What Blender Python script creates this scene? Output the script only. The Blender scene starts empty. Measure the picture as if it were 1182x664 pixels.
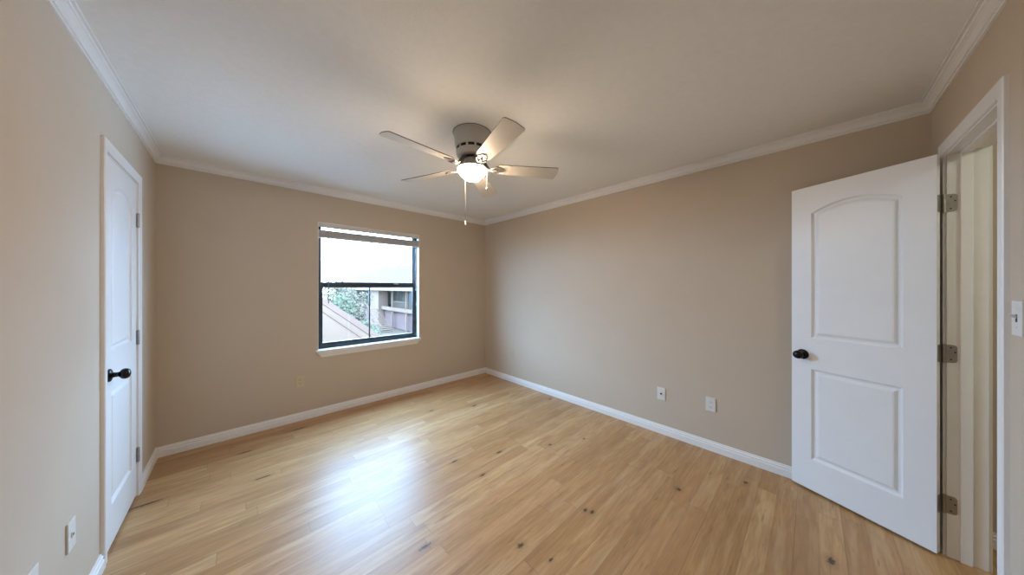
import bpy, bmesh, math, random
from mathutils import Vector, Matrix
random.seed(7)
S = bpy.context.scene
C = S.collection
PI = math.pi

# ------------------------------------------------------------------ camera, sky, exposure
W, D, H = 3.363, 4.115, 2.44            # room: x to the right, y towards the window wall, z up
cam_d = bpy.data.cameras.new('camera')
cam = bpy.data.objects.new('camera', cam_d); C.objects.link(cam)
cam_d.sensor_width = 36.0
cam_d.lens = 36.0 * 330.0 / 1182.0
cam_d.clip_start = 0.02; cam_d.clip_end = 300
cam.location = (0.489, 0.474, 1.372)
cam.rotation_euler = (PI / 2, 0, -0.7615)
S.camera = cam

SKY_STRENGTH = 28.0
SKY_SIDE = 1.0
SKY_COLOR = (0.41, 0.71, 1.12, 1)
LAMP_STRENGTH = 118.0
HALL_FILL_STRENGTH = 38.0
w = bpy.data.worlds.new('overcast_sky'); S.world = w; w.use_nodes = True
bgn = w.node_tree.nodes['Background']
bgn.inputs[0].default_value = SKY_COLOR
# sky strength ramps towards both sides by SKY_SIDE; even as set
def sky_nodes():
    N = w.node_tree.nodes; L = w.node_tree.links
    tc = N.new('ShaderNodeTexCoord'); sp = N.new('ShaderNodeSeparateXYZ'); L.new(tc.outputs['Generated'], sp.inputs[0])
    ab = N.new('ShaderNodeMath'); ab.operation = 'ABSOLUTE'; L.new(sp.outputs[0], ab.inputs[0])
    mr = N.new('ShaderNodeMapRange'); mr.interpolation_type = 'SMOOTHSTEP'
    mr.inputs['From Min'].default_value = 0.45; mr.inputs['From Max'].default_value = 0.95
    mr.inputs['To Min'].default_value = SKY_STRENGTH; mr.inputs['To Max'].default_value = SKY_STRENGTH * SKY_SIDE
    L.new(ab.outputs[0], mr.inputs['Value']); L.new(mr.outputs[0], bgn.inputs[1])
sky_nodes()
S.view_settings.view_transform = 'Standard'
S.view_settings.look = 'None'
S.view_settings.gamma = 1.0
S.view_settings.use_curve_mapping = False
S.view_settings.exposure = 0.34

# sampling aid: sky portal filling the window opening
pl = bpy.data.lights.new('sky_portal', 'AREA'); pl.shape = 'RECTANGLE'; pl.size = 1.26; pl.size_y = 1.5
pl.cycles.is_portal = True
po = bpy.data.objects.new('sky_portal', pl); C.objects.link(po)
po.location = (1.666, 4.262, 1.385); po.rotation_euler = (-PI / 2, 0, 0)

# ------------------------------------------------------------------ helpers: materials
def mat(name, col, rough=0.5, metal=0.0, spec=0.5):
    m = bpy.data.materials.new(name); m.use_nodes = True
    b = m.node_tree.nodes['Principled BSDF']
    b.inputs['Base Color'].default_value = (*col, 1)
    b.inputs['Roughness'].default_value = rough
    b.inputs['Metallic'].default_value = metal
    b.inputs['Specular IOR Level'].default_value = spec
    return m

def noisy(name, col, rough=0.5, var=0.04, scale=60, bump=0.0, bscale=200, metal=0.0, spec=0.5, stretch=None):
    """plain paint / stone / metal with a little procedural variation and bump"""
    m = mat(name, col, rough, metal, spec)
    nt = m.node_tree; N = nt.nodes; L = nt.links
    b = N['Principled BSDF']
    tc = N.new('ShaderNodeTexCoord')
    src = tc.outputs['Object']
    if stretch:
        mp = N.new('ShaderNodeMapping'); mp.inputs['Scale'].default_value = stretch
        L.new(src, mp.inputs['Vector']); src = mp.outputs['Vector']
    n = N.new('ShaderNodeTexNoise'); n.inputs['Scale'].default_value = scale; n.inputs['Detail'].default_value = 3
    L.new(src, n.inputs['Vector'])
    r = N.new('ShaderNodeValToRGB')
    r.color_ramp.elements[0].position = 0.3; r.color_ramp.elements[1].position = 0.7
    r.color_ramp.elements[0].color = (*[max(0, c * (1 - var)) for c in col], 1)
    r.color_ramp.elements[1].color = (*[min(1, c * (1 + var)) for c in col], 1)
    L.new(n.outputs['Fac'], r.inputs['Fac']); L.new(r.outputs['Color'], b.inputs['Base Color'])
    if bump:
        n2 = N.new('ShaderNodeTexNoise'); n2.inputs['Scale'].default_value = bscale; n2.inputs['Detail'].default_value = 2
        L.new(tc.outputs['Object'], n2.inputs['Vector'])
        bp = N.new('ShaderNodeBump'); bp.inputs['Strength'].default_value = bump; bp.inputs['Distance'].default_value = 0.002
        L.new(n2.outputs['Fac'], bp.inputs['Height']); L.new(bp.outputs['Normal'], b.inputs['Normal'])
    return m

def floor_material():
    m = bpy.data.materials.new('oak_laminate'); m.use_nodes = True
    nt = m.node_tree; N = nt.nodes; L = nt.links; b = N['Principled BSDF']
    def M(op, a, c=None, d=None, clamp=False):
        n = N.new('ShaderNodeMath'); n.operation = op; n.use_clamp = clamp
        for i, v in enumerate((a, c, d)):
            if v is None: continue
            if isinstance(v, (int, float)): n.inputs[i].default_value = v
            else: L.new(v, n.inputs[i])
        return n.outputs[0]
    def comb(x, y, z):
        n = N.new('ShaderNodeCombineXYZ')
        for i, v in enumerate((x, y, z)):
            if isinstance(v, (int, float)): n.inputs[i].default_value = v
            else: L.new(v, n.inputs[i])
        return n.outputs[0]
    def noise(v, scale=1.0, det=4, rough=0.55):
        n = N.new('ShaderNodeTexNoise'); n.inputs['Scale'].default_value = scale
        n.inputs['Detail'].default_value = det; n.inputs['Roughness'].default_value = rough
        L.new(v, n.inputs['Vector']); return n.outputs['Fac']
    def white(v):
        n = N.new('ShaderNodeTexWhiteNoise'); n.noise_dimensions = '3D'; L.new(v, n.inputs['Vector']); return n.outputs['Value']
    def ramp(f, stops):
        r = N.new('ShaderNodeValToRGB'); e = r.color_ramp.elements
        while len(e) < len(stops): e.new(0.5)
        for i, (p, c) in enumerate(stops):
            e[i].position = p; e[i].color = (*c, 1)
        L.new(f, r.inputs['Fac']); return r.outputs['Color']
    def mix(f, a, c, mode='MIX'):
        n = N.new('ShaderNodeMixRGB'); n.blend_type = mode
        for i, v in enumerate((f, a, c)):
            if isinstance(v, (int, float)): n.inputs[i].default_value = v
            elif isinstance(v, tuple): n.inputs[i].default_value = (*v, 1)
            else: L.new(v, n.inputs[i])
        return n.outputs[0]
    tc = N.new('ShaderNodeTexCoord'); sp = N.new('ShaderNodeSeparateXYZ')
    L.new(tc.outputs['Object'], sp.inputs[0]); x, y = sp.outputs[0], sp.outputs[1]
    ry = M('DIVIDE', M('SUBTRACT', y, 0.073 - 0.0935 * 40), 0.0935)
    row = M('FLOOR', ry); fy = M('FRACT', ry)
    off = white(comb(row, 3.3, 0.7))
    rx = M('DIVIDE', M('ADD', x, M('MULTIPLY', off, 5.0)), 1.15)
    colr = M('FLOOR', rx); fx = M('FRACT', rx)
    bid = white(comb(row, colr, 1.9)); bid2 = white(comb(colr, row, 7.1))
    # grain
    g1 = noise(comb(M('ADD', M('MULTIPLY', x, 1.3), M('MULTIPLY', bid, 37)), M('ADD', M('MULTIPLY', y, 13), M('MULTIPLY', bid2, 51)), 0.0), 1.0, 3)
    rings = M('SINE', M('MULTIPLY', g1, 46.0)); rings = M('MULTIPLY_ADD', rings, 0.5, 0.5)
    g2 = noise(comb(M('MULTIPLY', x, 7), M('MULTIPLY', y, 190), bid), 1.0, 3)
    g3 = noise(comb(M('ADD', M('MULTIPLY', x, 2.2), M('MULTIPLY', bid2, 9)), M('MULTIPLY', y, 34), bid), 1.0, 5, 0.6)
    cloud = noise(comb(M('MULTIPLY', x, 2.5), M('MULTIPLY', y, 5), bid), 1.0, 2)
    tone = M('ADD', M('MULTIPLY', bid, 0.38), M('MULTIPLY', g3, 0.62))
    base = ramp(tone, [(0.18, FLOOR_DARK), (0.5, FLOOR_MID), (0.82, FLOOR_LIGHT)])
    base = mix(M('MULTIPLY', M('SUBTRACT', 1.0, rings), 0.30), base, (0.30, 0.155, 0.070))
    fib = ramp(g2, [(0.30, (0.72, 0.68, 0.62)), (0.60, (1, 1, 1))])
    base = mix(0.42, base, fib, 'MULTIPLY')
    base = mix(M('MULTIPLY', M('SUBTRACT', cloud, 0.35, None, True), 0.7), base, (0.42, 0.235, 0.125))
    fig = noise(comb(M('ADD', M('MULTIPLY', x, 2.6), M('MULTIPLY', bid, 23)), M('ADD', M('MULTIPLY', y, 13), M('MULTIPLY', bid2, 31)), 2.0), 1.0, 4, 0.65)
    base = mix(M('MULTIPLY', M('SUBTRACT', fig, 0.52, None, True), 3.6, None, True), base, (0.31, 0.165, 0.072))
    pale = noise(comb(M('ADD', M('MULTIPLY', x, 1.2), M('MULTIPLY', bid2, 13)), M('MULTIPLY', y, 14), M('ADD', bid, 5.0)), 1.0, 4, 0.6)
    base = mix(M('MULTIPLY', M('SUBTRACT', pale, 0.53, None, True), 2.6, None, True), base, (0.66, 0.47, 0.28))
    red = M('MULTIPLY', M('SUBTRACT', bid2, 0.72, None, True), 1.3)
    base = mix(red, base, (0.50, 0.265, 0.125))
    # streaks: short dark pores
    vor = noise(comb(M('MULTIPLY', x, 5.5), M('MULTIPLY', y, 42), M('MULTIPLY', bid, 11)), 1.0, 2)
    pores = M('MULTIPLY', M('SUBTRACT', vor, 0.665, None, True), 9.0, None, True)
    base = mix(M('MULTIPLY', pores, 0.55), base, (0.16, 0.085, 0.040))
    # knots where boards carry them
    knots = [(1.778, 2.136, .020, .008), (1.572, 1.543, .016, .010), (1.199, 1.886, .030, .008), (2.031, 1.438, .012, .009),
             (2.048, 1.400, .013, .009), (2.648, 1.098, .012, .012), (1.624, 1.381, .011, .006), (3.064, .795, .012, .010),
             (2.636, .407, .022, .011), (.614, 3.209, .045, .007), (.06, 3.38, .06, .008), (2.461, 3.177, .020, .010),
             (2.056, 2.270, .024, .009), (1.715, 2.418, .026, .008), (2.035, 3.398, .022, .009), (3.257, 2.696, .020, .010),
             (.907, 3.909, .050, .010), (.522, 3.73, .04, .010), (2.45, 2.05, .014, .008), (2.75, 1.9, .010, .006)]
    wob = M('MULTIPLY', M('SUBTRACT', noise(comb(M('MULTIPLY', x, 75), M('MULTIPLY', y, 170), 0.0), 1.0, 3), 0.5), 3.2)
    kcore = None; khalo = None
    for kx, ky, ka, kb in knots:
        dx = M('DIVIDE', M('SUBTRACT', x, kx), ka); dy = M('DIVIDE', M('SUBTRACT', y, ky), kb)
        d = M('ADD', M('SQRT', M('ADD', M('MULTIPLY', dx, dx), M('MULTIPLY', dy, dy))), wob)
        kcore = d if kcore is None else M('MINIMUM', kcore, d)
    halo = M('SUBTRACT', 1.0, M('DIVIDE', kcore, 3.4), None, True)
    core = M('MULTIPLY', M('SUBTRACT', 1.35, kcore, None, True), 1.8, None, True)
    base = mix(M('MULTIPLY', halo, 0.6), base, (0.24, 0.125, 0.060))
    base = mix(M('MULTIPLY', core, 0.88), base, (0.055, 0.028, 0.016))
    # seams: every strip faintly, every second strip (the real plank edge) stronger
    ey = M('MINIMUM', fy, M('SUBTRACT', 1.0, fy)); ex = M('MINIMUM', fx, M('SUBTRACT', 1.0, fx))
    sy = M('LESS_THAN', ey, 0.011); sx = M('LESS_THAN', ex, 0.0010)
    odd = M('MODULO', M('FLOOR', M('ADD', ry, 0.5)), 2.0)
    seam = M('MAXIMUM', M('MULTIPLY', sy, M('MULTIPLY_ADD', odd, 0.35, 0.15)), M('MULTIPLY', sx, 0.5))
    base = mix(seam, base, (0.11, 0.055, 0.028))
    L.new(base, b.inputs['Base Color'])
    L.new(M('MULTIPLY_ADD', g2, 0.05, FLOOR_ROUGH), b.inputs['Roughness'])
    b.inputs['Specular IOR Level'].default_value = FLOOR_SPEC
    bp = N.new('ShaderNodeBump'); bp.inputs['Strength'].default_value = 0.12; bp.inputs['Distance'].default_value = 0.0006
    L.new(M('SUBTRACT', g2, seam), bp.inputs['Height']); L.new(bp.outputs['Normal'], b.inputs['Normal'])
    return m

FLOOR_DARK = (0.38, 0.200, 0.076); FLOOR_MID = (0.53, 0.312, 0.133); FLOOR_LIGHT = (0.67, 0.440, 0.215)
FLOOR_ROUGH = 0.36; FLOOR_SPEC = 0.48

WALL = noisy('beige_wall_paint', (0.580, 0.487, 0.385), 0.75, 0.015, 3, 0.25, 130, spec=0.3)
CEIL = noisy('ceiling_paint', (0.90, 0.89, 0.865), 0.9, 0.015, 25, 0.35, 110, spec=0.2)
TRIM = noisy('white_trim_enamel', (0.84, 0.83, 0.82), 0.35, 0.01, 20, spec=0.5)
DOORP = noisy('white_door_enamel', (0.85, 0.85, 0.85), 0.38, 0.01, 8, 0.15, 90)
FLOOR = floor_material()
BLACKM = noisy('oil_rubbed_bronze', (0.012, 0.011, 0.012), 0.25, 0.1, 40, metal=0.6)
NICKEL = noisy('satin_nickel', (0.42, 0.41, 0.38), 0.38, 0.08, 90, metal=0.9)
SCREW = mat('dark_screw_slot', (0.05, 0.045, 0.04), 0.5, 0.5)
ALU = noisy('black_window_aluminium', (0.018, 0.024, 0.030), 0.38, 0.1, 40)
PLATE = noisy('white_cover_plate', (0.72, 0.70, 0.66), 0.4, 0.01, 20)
ALMOND = noisy('almond_cover_plate', (0.62, 0.52, 0.34), 0.4, 0.01, 20)
SLOT = mat('socket_slot', (0.03, 0.03, 0.03), 0.6)
BLIND = noisy('blind_slat_white', (0.62, 0.60, 0.60), 0.5, 0.02, 30)
FANW = noisy('fan_white_enamel', (0.56, 0.54, 0.50), 0.42, 0.02, 20)
BLADE = noisy('fan_blade_laminate', (0.66, 0.60, 0.52), 0.45, 0.03, 14, stretch=(1, 1, 1))
BLADE_EDGE = noisy('fan_blade_edge', (0.20, 0.17, 0.14), 0.6, 0.05, 30)
IRON = noisy('fan_blade_iron', (0.17, 0.155, 0.145), 0.45, 0.08, 50, metal=0.3)
DARKV = mat('fan_vent_dark', (0.02, 0.018, 0.016), 0.8)
CHAIN = noisy('pull_chain_metal', (0.26, 0.24, 0.22), 0.5, 0.05, 80, metal=0.3)

def glass_material():
    m = bpy.data.materials.new('window_glass'); m.use_nodes = True
    nt = m.node_tree; N = nt.nodes; L = nt.links
    N.remove(N['Principled BSDF'])
    t = N.new('ShaderNodeBsdfTransparent'); t.inputs[0].default_value = (0.95, 0.97, 0.97, 1)
    g = N.new('ShaderNodeBsdfGlossy'); g.inputs['Roughness'].default_value = 0.02
    f = N.new('ShaderNodeFresnel')
    ge = N.new('ShaderNodeNewGeometry'); mr = N.new('ShaderNodeMapRange')      # same Fresnel on both faces of the thin pane
    mr.inputs['To Min'].default_value = 1.45; mr.inputs['To Max'].default_value = 1 / 1.45
    L.new(ge.outputs['Backfacing'], mr.inputs['Value']); L.new(mr.outputs[0], f.inputs[0])
    mx = N.new('ShaderNodeMixShader')
    L.new(f.outputs[0], mx.inputs[0]); L.new(t.outputs[0], mx.inputs[1]); L.new(g.outputs[0], mx.inputs[2])
    L.new(mx.outputs[0], N['Material Output'].inputs[0])
    return m
GLASS = glass_material()

def lamp_material():
    m = bpy.data.materials.new('lit_frosted_glass'); m.use_nodes = True
    b = m.node_tree.nodes['Principled BSDF']
    b.inputs['Base Color'].default_value = (0.9, 0.88, 0.82, 1)
    b.inputs['Emission Color'].default_value = (1.0, 0.79, 0.57, 1)
    b.inputs['Emission Strength'].default_value = LAMP_STRENGTH
    return m
LAMP = lamp_material()

# ------------------------------------------------------------------ helpers: meshes
def tag(o, label=None, cat=None, group=None, kind=None):
    if label: o['label'] = label
    if cat: o['category'] = cat
    if group: o['group'] = group
    if kind: o['kind'] = kind
    return o

def link(name, bm, m, parent=None, smooth=False, world=True):
    bmesh.ops.recalc_face_normals(bm, faces=bm.faces)
    me = bpy.data.meshes.new(name); bm.to_mesh(me); bm.free()
    for p in me.polygons: p.use_smooth = smooth
    for mm in (m if isinstance(m, (list, tuple)) else [m]): me.materials.append(mm)
    o = bpy.data.objects.new(name, me); C.objects.link(o)
    if parent: o.parent = parent
    return o

def sharp(o, ang=35):
    """smooth shading with edges sharper than ang kept crisp"""
    me = o.data
    bm = bmesh.new(); bm.from_mesh(me)
    for e in bm.edges:
        e.smooth = not (len(e.link_faces) == 2 and e.calc_face_angle(0) > math.radians(ang))
    bm.to_mesh(me); bm.free()
    for p in me.polygons: p.use_smooth = True
    return o

def empty(name, loc=(0, 0, 0), rz=0.0):
    o = bpy.data.objects.new(name, None); C.objects.link(o)
    o.location = loc; o.rotation_euler = (0, 0, rz); o.empty_display_size = 0.1
    return o

def box(bm, x0, x1, y0, y1, z0, z1, bev=0.0, mi=0, mx=None):
    r = bmesh.ops.create_cube(bm, size=1.0)
    vs = r['verts']
    for v in vs:
        v.co = Vector((x0 + (v.co.x + .5) * (x1 - x0), y0 + (v.co.y + .5) * (y1 - y0), z0 + (v.co.z + .5) * (z1 - z0)))
    fs = set(f for v in vs for f in v.link_faces)
    if bev:
        es = list(set(e for v in vs for e in v.link_edges))
        rr = bmesh.ops.bevel(bm, geom=es, offset=bev, segments=2, profile=0.6, affect='EDGES')
        fs = set(rr['faces']) | set(f for f in fs if f.is_valid)
        vs = list(set(v for f in fs for v in f.verts))
    for f in fs: f.material_index = mi
    if mx is not None:
        for v in set(v for f in fs for v in f.verts): v.co = mx @ v.co
    return bm

def boxes(*bs, bev=0.0):
    bm = bmesh.new()
    for b in bs: box(bm, *b, bev=bev)
    return bm

def lathe(bm, prof, seg=32, mx=None, mi=0):
    """prof: list of (r, z); r=0 closes to a pole"""
    rings = []
    for r, z in prof:
        if r < 1e-6: rings.append([bm.verts.new((0, 0, z))])
        else: rings.append([bm.verts.new((r * math.cos(2 * PI * i / seg), r * math.sin(2 * PI * i / seg), z)) for i in range(seg)])
    fs = []
    for a, b in zip(rings, rings[1:]):
        for i in range(seg):
            j = (i + 1) % seg
            if len(a) == 1 and len(b) == 1: continue
            if len(a) == 1: fs.append(bm.faces.new((a[0], b[i], b[j])))
            elif len(b) == 1: fs.append(bm.faces.new((a[i], b[0], a[j])))
            else: fs.append(bm.faces.new((a[i], b[i], b[j], a[j])))
    for f in fs: f.material_index = mi
    if mx is not None:
        for ring in rings:
            for v in ring: v.co = mx @ v.co
    return bm

def tube(bm, pts, r, seg=8, cap=True):
    pts = [Vector(p) for p in pts]; rings = []
    for i, p in enumerate(pts):
        t = (pts[min(i + 1, len(pts) - 1)] - pts[max(i - 1, 0)]).normalized()
        up = Vector((0, 0, 1)) if abs(t.z) < 0.9 else Vector((1, 0, 0))
        a = t.cross(up).normalized(); b = t.cross(a)
        rr = r[i] if isinstance(r, (list, tuple)) else r
        rings.append([bm.verts.new(p + a * rr * math.cos(2 * PI * k / seg) + b * rr * math.sin(2 * PI * k / seg)) for k in range(seg)])
    for a, b in zip(rings, rings[1:]):
        for i in range(seg):
            j = (i + 1) % seg; bm.faces.new((a[i], a[j], b[j], b[i]))
    if cap:
        bm.faces.new(rings[0]); bm.faces.new(rings[-1])
    return bm

def sweep(bm, path, normals, prof):
    """prof in (u along normal, v along second axis) swept along path; normals[i] = (vecU, vecV) at each station (mitre built in)"""
    rings = []
    for p, (nu, nv) in zip(path, normals):
        rings.append([bm.verts.new(Vector(p) + Vector(nu) * u + Vector(nv) * v) for u, v in prof])
    n = len(prof)
    for a, b in zip(rings, rings[1:]):
        for i in range(n):
            j = (i + 1) % n; bm.faces.new((a[i], a[j], b[j], b[i]))
    bm.faces.new(rings[0]); bm.faces.new(list(reversed(rings[-1])))
    return bm

def prism(pts, h, mx=None, bm=None):
    bm = bm or bmesh.new()
    a = [bm.verts.new((x, y, 0)) for x, y in pts]; b = [bm.verts.new((x, y, h)) for x, y in pts]
    n = len(pts)
    bm.faces.new(list(reversed(a))); bm.faces.new(b)
    for i in range(n):
        j = (i + 1) % n; bm.faces.new((a[i], a[j], b[j], b[i]))
    if mx is not None:
        for v in a + b: v.co = mx @ v.co
    return bm

# ------------------------------------------------------------------ room shell
T = 0.115
def struct(name, bm, m, label=None, cat=None):
    o = link(name, bm, m); tag(o, label, cat, kind='structure'); return o

struct('floor', boxes((-0.9, W + 0.12, -1.6, D + 0.14, -0.12, 0)), FLOOR, 'light oak laminate floor laid in long narrow boards', 'floor')
struct('ceiling', boxes((-0.9, W + 0.12, -1.6, D + 0.14, H, H + 0.1)), CEIL, 'off-white painted ceiling above the whole room', 'ceiling')

# closet door opening in left wall: y 2.908..3.538 z..2.056 ; entry door opening: x 2.479..3.106, z..2.056
CY0, CY1, CZ = 2.905, 3.541, 2.066
EX0, EX1, EZ = 2.467, 3.118, 2.070
WX0, WX1, WZ0, WZ1 = 1.096, 2.236, 0.700, 2.074
struct('wall_left', boxes((-T, 0, -1.6, CY0, 0, H), (-T, 0, CY1, D + .14, 0, H), (-T, 0, CY0, CY1, CZ, H)), WALL, 'beige painted wall with the closet door on the left', 'wall')
struct('wall_right', boxes((W, W + 0.12, -1.6, D + .14, 0, H)), WALL, 'long beige painted wall behind the open door', 'wall')
struct('wall_back', boxes((0, WX0, D, D + .14, 0, H), (WX1, W, D, D + .14, 0, H), (WX0, WX1, D, D + .14, 0, WZ0 - 0.02), (WX0, WX1, D, D + .14, WZ1, H)), WALL,
       'beige painted wall holding the window', 'wall')
struct('wall_front', boxes((0, EX0, -T, 0, 0, H), (EX1, W, -T, 0, 0, H), (EX0, EX1, -T, 0, EZ, H)), WALL, 'beige painted wall around the entry doorway', 'wall')
struct('wall_hall', boxes((0, W, -1.6, -1.5, 0, H), (1.2, 1.3, -1.5, -T, 0, H)), WALL, 'beige hallway wall beyond the entry doorway', 'wall')
struct('wall_closet', boxes((-0.9, -0.8, 2.4, D + .14, 0, H), (-0.8, -T, 2.4, 2.5, 0, H), (-0.8, -T, D + .06, D + .14, 0, H)), WALL, 'closet walls behind the closed white door', 'wall')

# ------------------------------------------------------------------ mouldings
BASEP = [(0, 0), (0.014, 0), (0.014, 0.048), (0.0095, 0.052), (0.0085, 0.057), (0.0115, 0.060), (0.0110, 0.066), (0.0060, 0.070), (0.0050, 0.078), (0.003, 0.083), (0, 0.083)]
CROWNP = [(0, 0), (0, -0.066), (0.0085, -0.066), (0.0085, -0.059), (0.0060, -0.057), (0.0075, -0.053), (0.0135, -0.051), (0.0125, -0.044), (0.016, -0.035), (0.022, -0.026), (0.030, -0.019), (0.0345, -0.0175), (0.0365, -0.010), (0.0360, -0.0075), (0.046, -0.0075), (0.046, 0)]

def run(name, P0, P1, inward, prof, m0=0, m1=0, label=None, cat='trim'):
    """straight moulding along a wall; m0/m1 = 1 mitres that end for an inside corner"""
    P0 = Vector(P0); P1 = Vector(P1); t = (P1 - P0).normalized(); n = Vector(inward); z = Vector((0, 0, 1))
    bm = bmesh.new()
    sweep(bm, [P0, P1], [(n + t * m0, z), (n - t * m1, z)], prof)
    return struct(name, bm, TRIM, label, cat)

run('baseboard_left', (0, 0, 0), (0, 2.853, 0), (1, 0, 0), BASEP, 1, 0, 'white baseboard on the left wall up to the closet casing', 'baseboard')
run('baseboard_left', (0, 3.593, 0), (0, D, 0), (1, 0, 0), BASEP, 0, 1, 'short white baseboard between closet casing and window wall', 'baseboard')
run('baseboard_back', (0, D, 0), (W, D, 0), (0, -1, 0), BASEP, 1, 1, 'white baseboard below the window', 'baseboard')
run('baseboard_right', (W, 0, 0), (W, D, 0), (-1, 0, 0), BASEP, 1, 1, 'long white baseboard along the right wall', 'baseboard')
run('baseboard_front', (0, 0, 0), (2.423, 0, 0), (0, 1, 0), BASEP, 1, 0, 'white baseboard beside the entry door casing', 'baseboard')
run('baseboard_front', (3.164, 0, 0), (W, 0, 0), (0, 1, 0), BASEP, 0, 1, 'short white baseboard behind the open door', 'baseboard')
run('baseboard_hall', (W, -1.5, 0), (W, -T, 0), (-1, 0, 0), BASEP, 1, 0, 'white baseboard in the hall beyond the doorway', 'baseboard')
run('trim_1', (0, 0, H), (0, D, H), (1, 0, 0), CROWNP, 1, 1, 'white crown moulding above the left wall', 'crown moulding')
run('trim_2', (0, D, H), (W, D, H), (0, -1, 0), CROWNP, 1, 1, 'white crown moulding above the window wall', 'crown moulding')
run('trim_3', (W, 0, H), (W, D, H), (-1, 0, 0), CROWNP, 1, 1, 'white crown moulding above the long right wall', 'crown moulding')
run('trim_4', (0, 0, H), (W, 0, H), (0, 1, 0), CROWNP, 1, 1, 'white crown moulding above the entry doorway', 'crown moulding')

# ------------------------------------------------------------------ doors
CASEP = [(0, 0), (0, 0.009), (0.004, 0.011), (0.018, 0.0105), (0.030, 0.0125), (0.046, 0.0145), (0.054, 0.0145), (0.057, 0.011), (0.057, 0)]  # (away from opening, thickness)

def casing(bm, w_, h_, z0=0.0):
    """local frame: opening x 0..w_, height h_, wall surface y=0, room towards -y; moulding runs up, across, down"""
    path = [(0, 0, z0), (0, 0, h_), (w_, 0, h_), (w_, 0, z0)]
    out = [Vector((-1, 0, 0)), Vector((-1, 0, 1)), Vector((1, 0, 1)), Vector((1, 0, 0))]
    return sweep(bm, path, [(o, Vector((0, -1, 0))) for o in out], CASEP)

def outline(x0, x1, z0, zs, rise, d, n=17):
    """panel outline shrunk by d; arch top when rise > 0"""
    pts = [(x0 + d, z0 + d), (x1 - d, z0 + d)]
    if rise > 0:
        hw = (x1 - x0) / 2; R = (hw * hw + rise * rise) / (2 * rise); xc = (x0 + x1) / 2; zc = zs + rise - R
        for i in range(n):
            x = (x1 - d) + ((x0 + d) - (x1 - d)) * i / (n - 1)
            pts.append((x, zc + math.sqrt((R - d) ** 2 - (x - xc) ** 2)))
    else:
        for i in range(n):
            pts.append(((x1 - d) + ((x0 + d) - (x1 - d)) * i / (n - 1), zs - d))
    return pts

PANELP = [(0.0, 0.0), (0.002, 0.0045), (0.007, 0.0095), (0.012, 0.0125), (0.020, 0.0125), (0.024, 0.0100), (0.033, 0.0035), (0.039, 0.0020), (0.042, 0.0020)]

def leaf_mesh(w_, z0, z1, th=0.035):
    """moulded two panel arch-top leaf; x 0..w_ from hinge, faces at y=0 and y=-th"""
    bm = bmesh.new()
    sx = w_ / 0.59
    panels = [(0.106 * sx, 0.486 * sx, 1.035, 1.868, 0.056), (0.106 * sx, 0.486 * sx, 0.222, 0.826, 0.0)]
    for side, yf, sg in ((0, 0.0, -1), (1, -th, 1)):
        rect = [(0, z0), (w_, z0), (w_, z1), (0, z1)]
        edges = []
        def loop(pts, y):
            vs = [bm.verts.new((x, y, z)) for x, z in pts]
            return vs
        rv = loop(rect, yf)
        for i in range(4): edges.append(bm.edges.new((rv[i], rv[(i + 1) % 4])))
        for p in panels:
            loops = [loop(outline(*p, d), yf + sg * dep) for d, dep in PANELP]
            for a, b in zip(loops, loops[1:]):
                for i in range(len(a)):
                    j = (i + 1) % len(a); bm.faces.new((a[i], a[j], b[j], b[i]))
            bm.faces.new(loops[-1])
            n = len(loops[0])
            for i in range(n):
                e = bm.edges.get((loops[0][i], loops[0][(i + 1) % n]))
                edges.append(e)
        bmesh.ops.triangle_fill(bm, use_beauty=True, edges=edges, normal=(0, 1, 0))
        if side == 0: fr = rv
        else:
            for i in range(4):
                j = (i + 1) % 4; bm.faces.new((fr[i], fr[j], rv[j], rv[i]))
    return bm

def knob_mesh(bm, mx):
    """rosette, neck and flattened ball, axis +z of mx"""
    prof = [(0.0, 0.0), (0.033, 0.0), (0.0335, 0.003), (0.031, 0.007), (0.024, 0.010), (0.014, 0.013), (0.0125, 0.020), (0.012, 0.030),
            (0.015, 0.035), (0.022, 0.0385), (0.0265, 0.045), (0.0275, 0.052), (0.0255, 0.060), (0.020, 0.066), (0.011, 0.0695), (0.0, 0.0705)]
    return lathe(bm, prof, 32, mx)

def hinge(parent_jamb, parent_leaf, px, py, zc, inv_leaf=None):
    """knuckle barrel at (px,py); jamb plate on jamb, leaf plate on the leaf edge"""
    bm = bmesh.new()
    for k in range(5):
        z0 = zc - 0.0445 + k * 0.0178
        lathe(bm, [(0, z0 + .0004), (0.0062, z0 + .0004), (0.0062, z0 + 0.0174), (0, z0 + 0.0174)], 14, Matrix.Translation((px, py, 0)))
    lathe(bm, [(0, zc + .0445), (.005, zc + .0445), (.0045, zc + .048), (0, zc + .0495)], 12, Matrix.Translation((px, py, 0)))
    lathe(bm, [(0, zc - .0495), (.0045, zc - .048), (.005, zc - .0445), (0, zc - .0445)], 12, Matrix.Translation((px, py, 0)))
    return bm

def rounded_plate(w_, h_, r, th, mx, bm):
    """plate x 0..w_, y -h_/2..h_/2, outer corners (at x=w_) rounded"""
    pts = [(0, -h_ / 2)]
    for k in range(6):
        a = -PI / 2 + k * PI / 10; pts.append((w_ - r + r * math.cos(a), -h_ / 2 + r + r * math.sin(a)))
    for k in range(6):
        a = k * PI / 10; pts.append((w_ - r + r * math.cos(a), h_ / 2 - r + r * math.sin(a)))
    pts.append((0, h_ / 2))
    return prism(pts, th, mx, bm)

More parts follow.
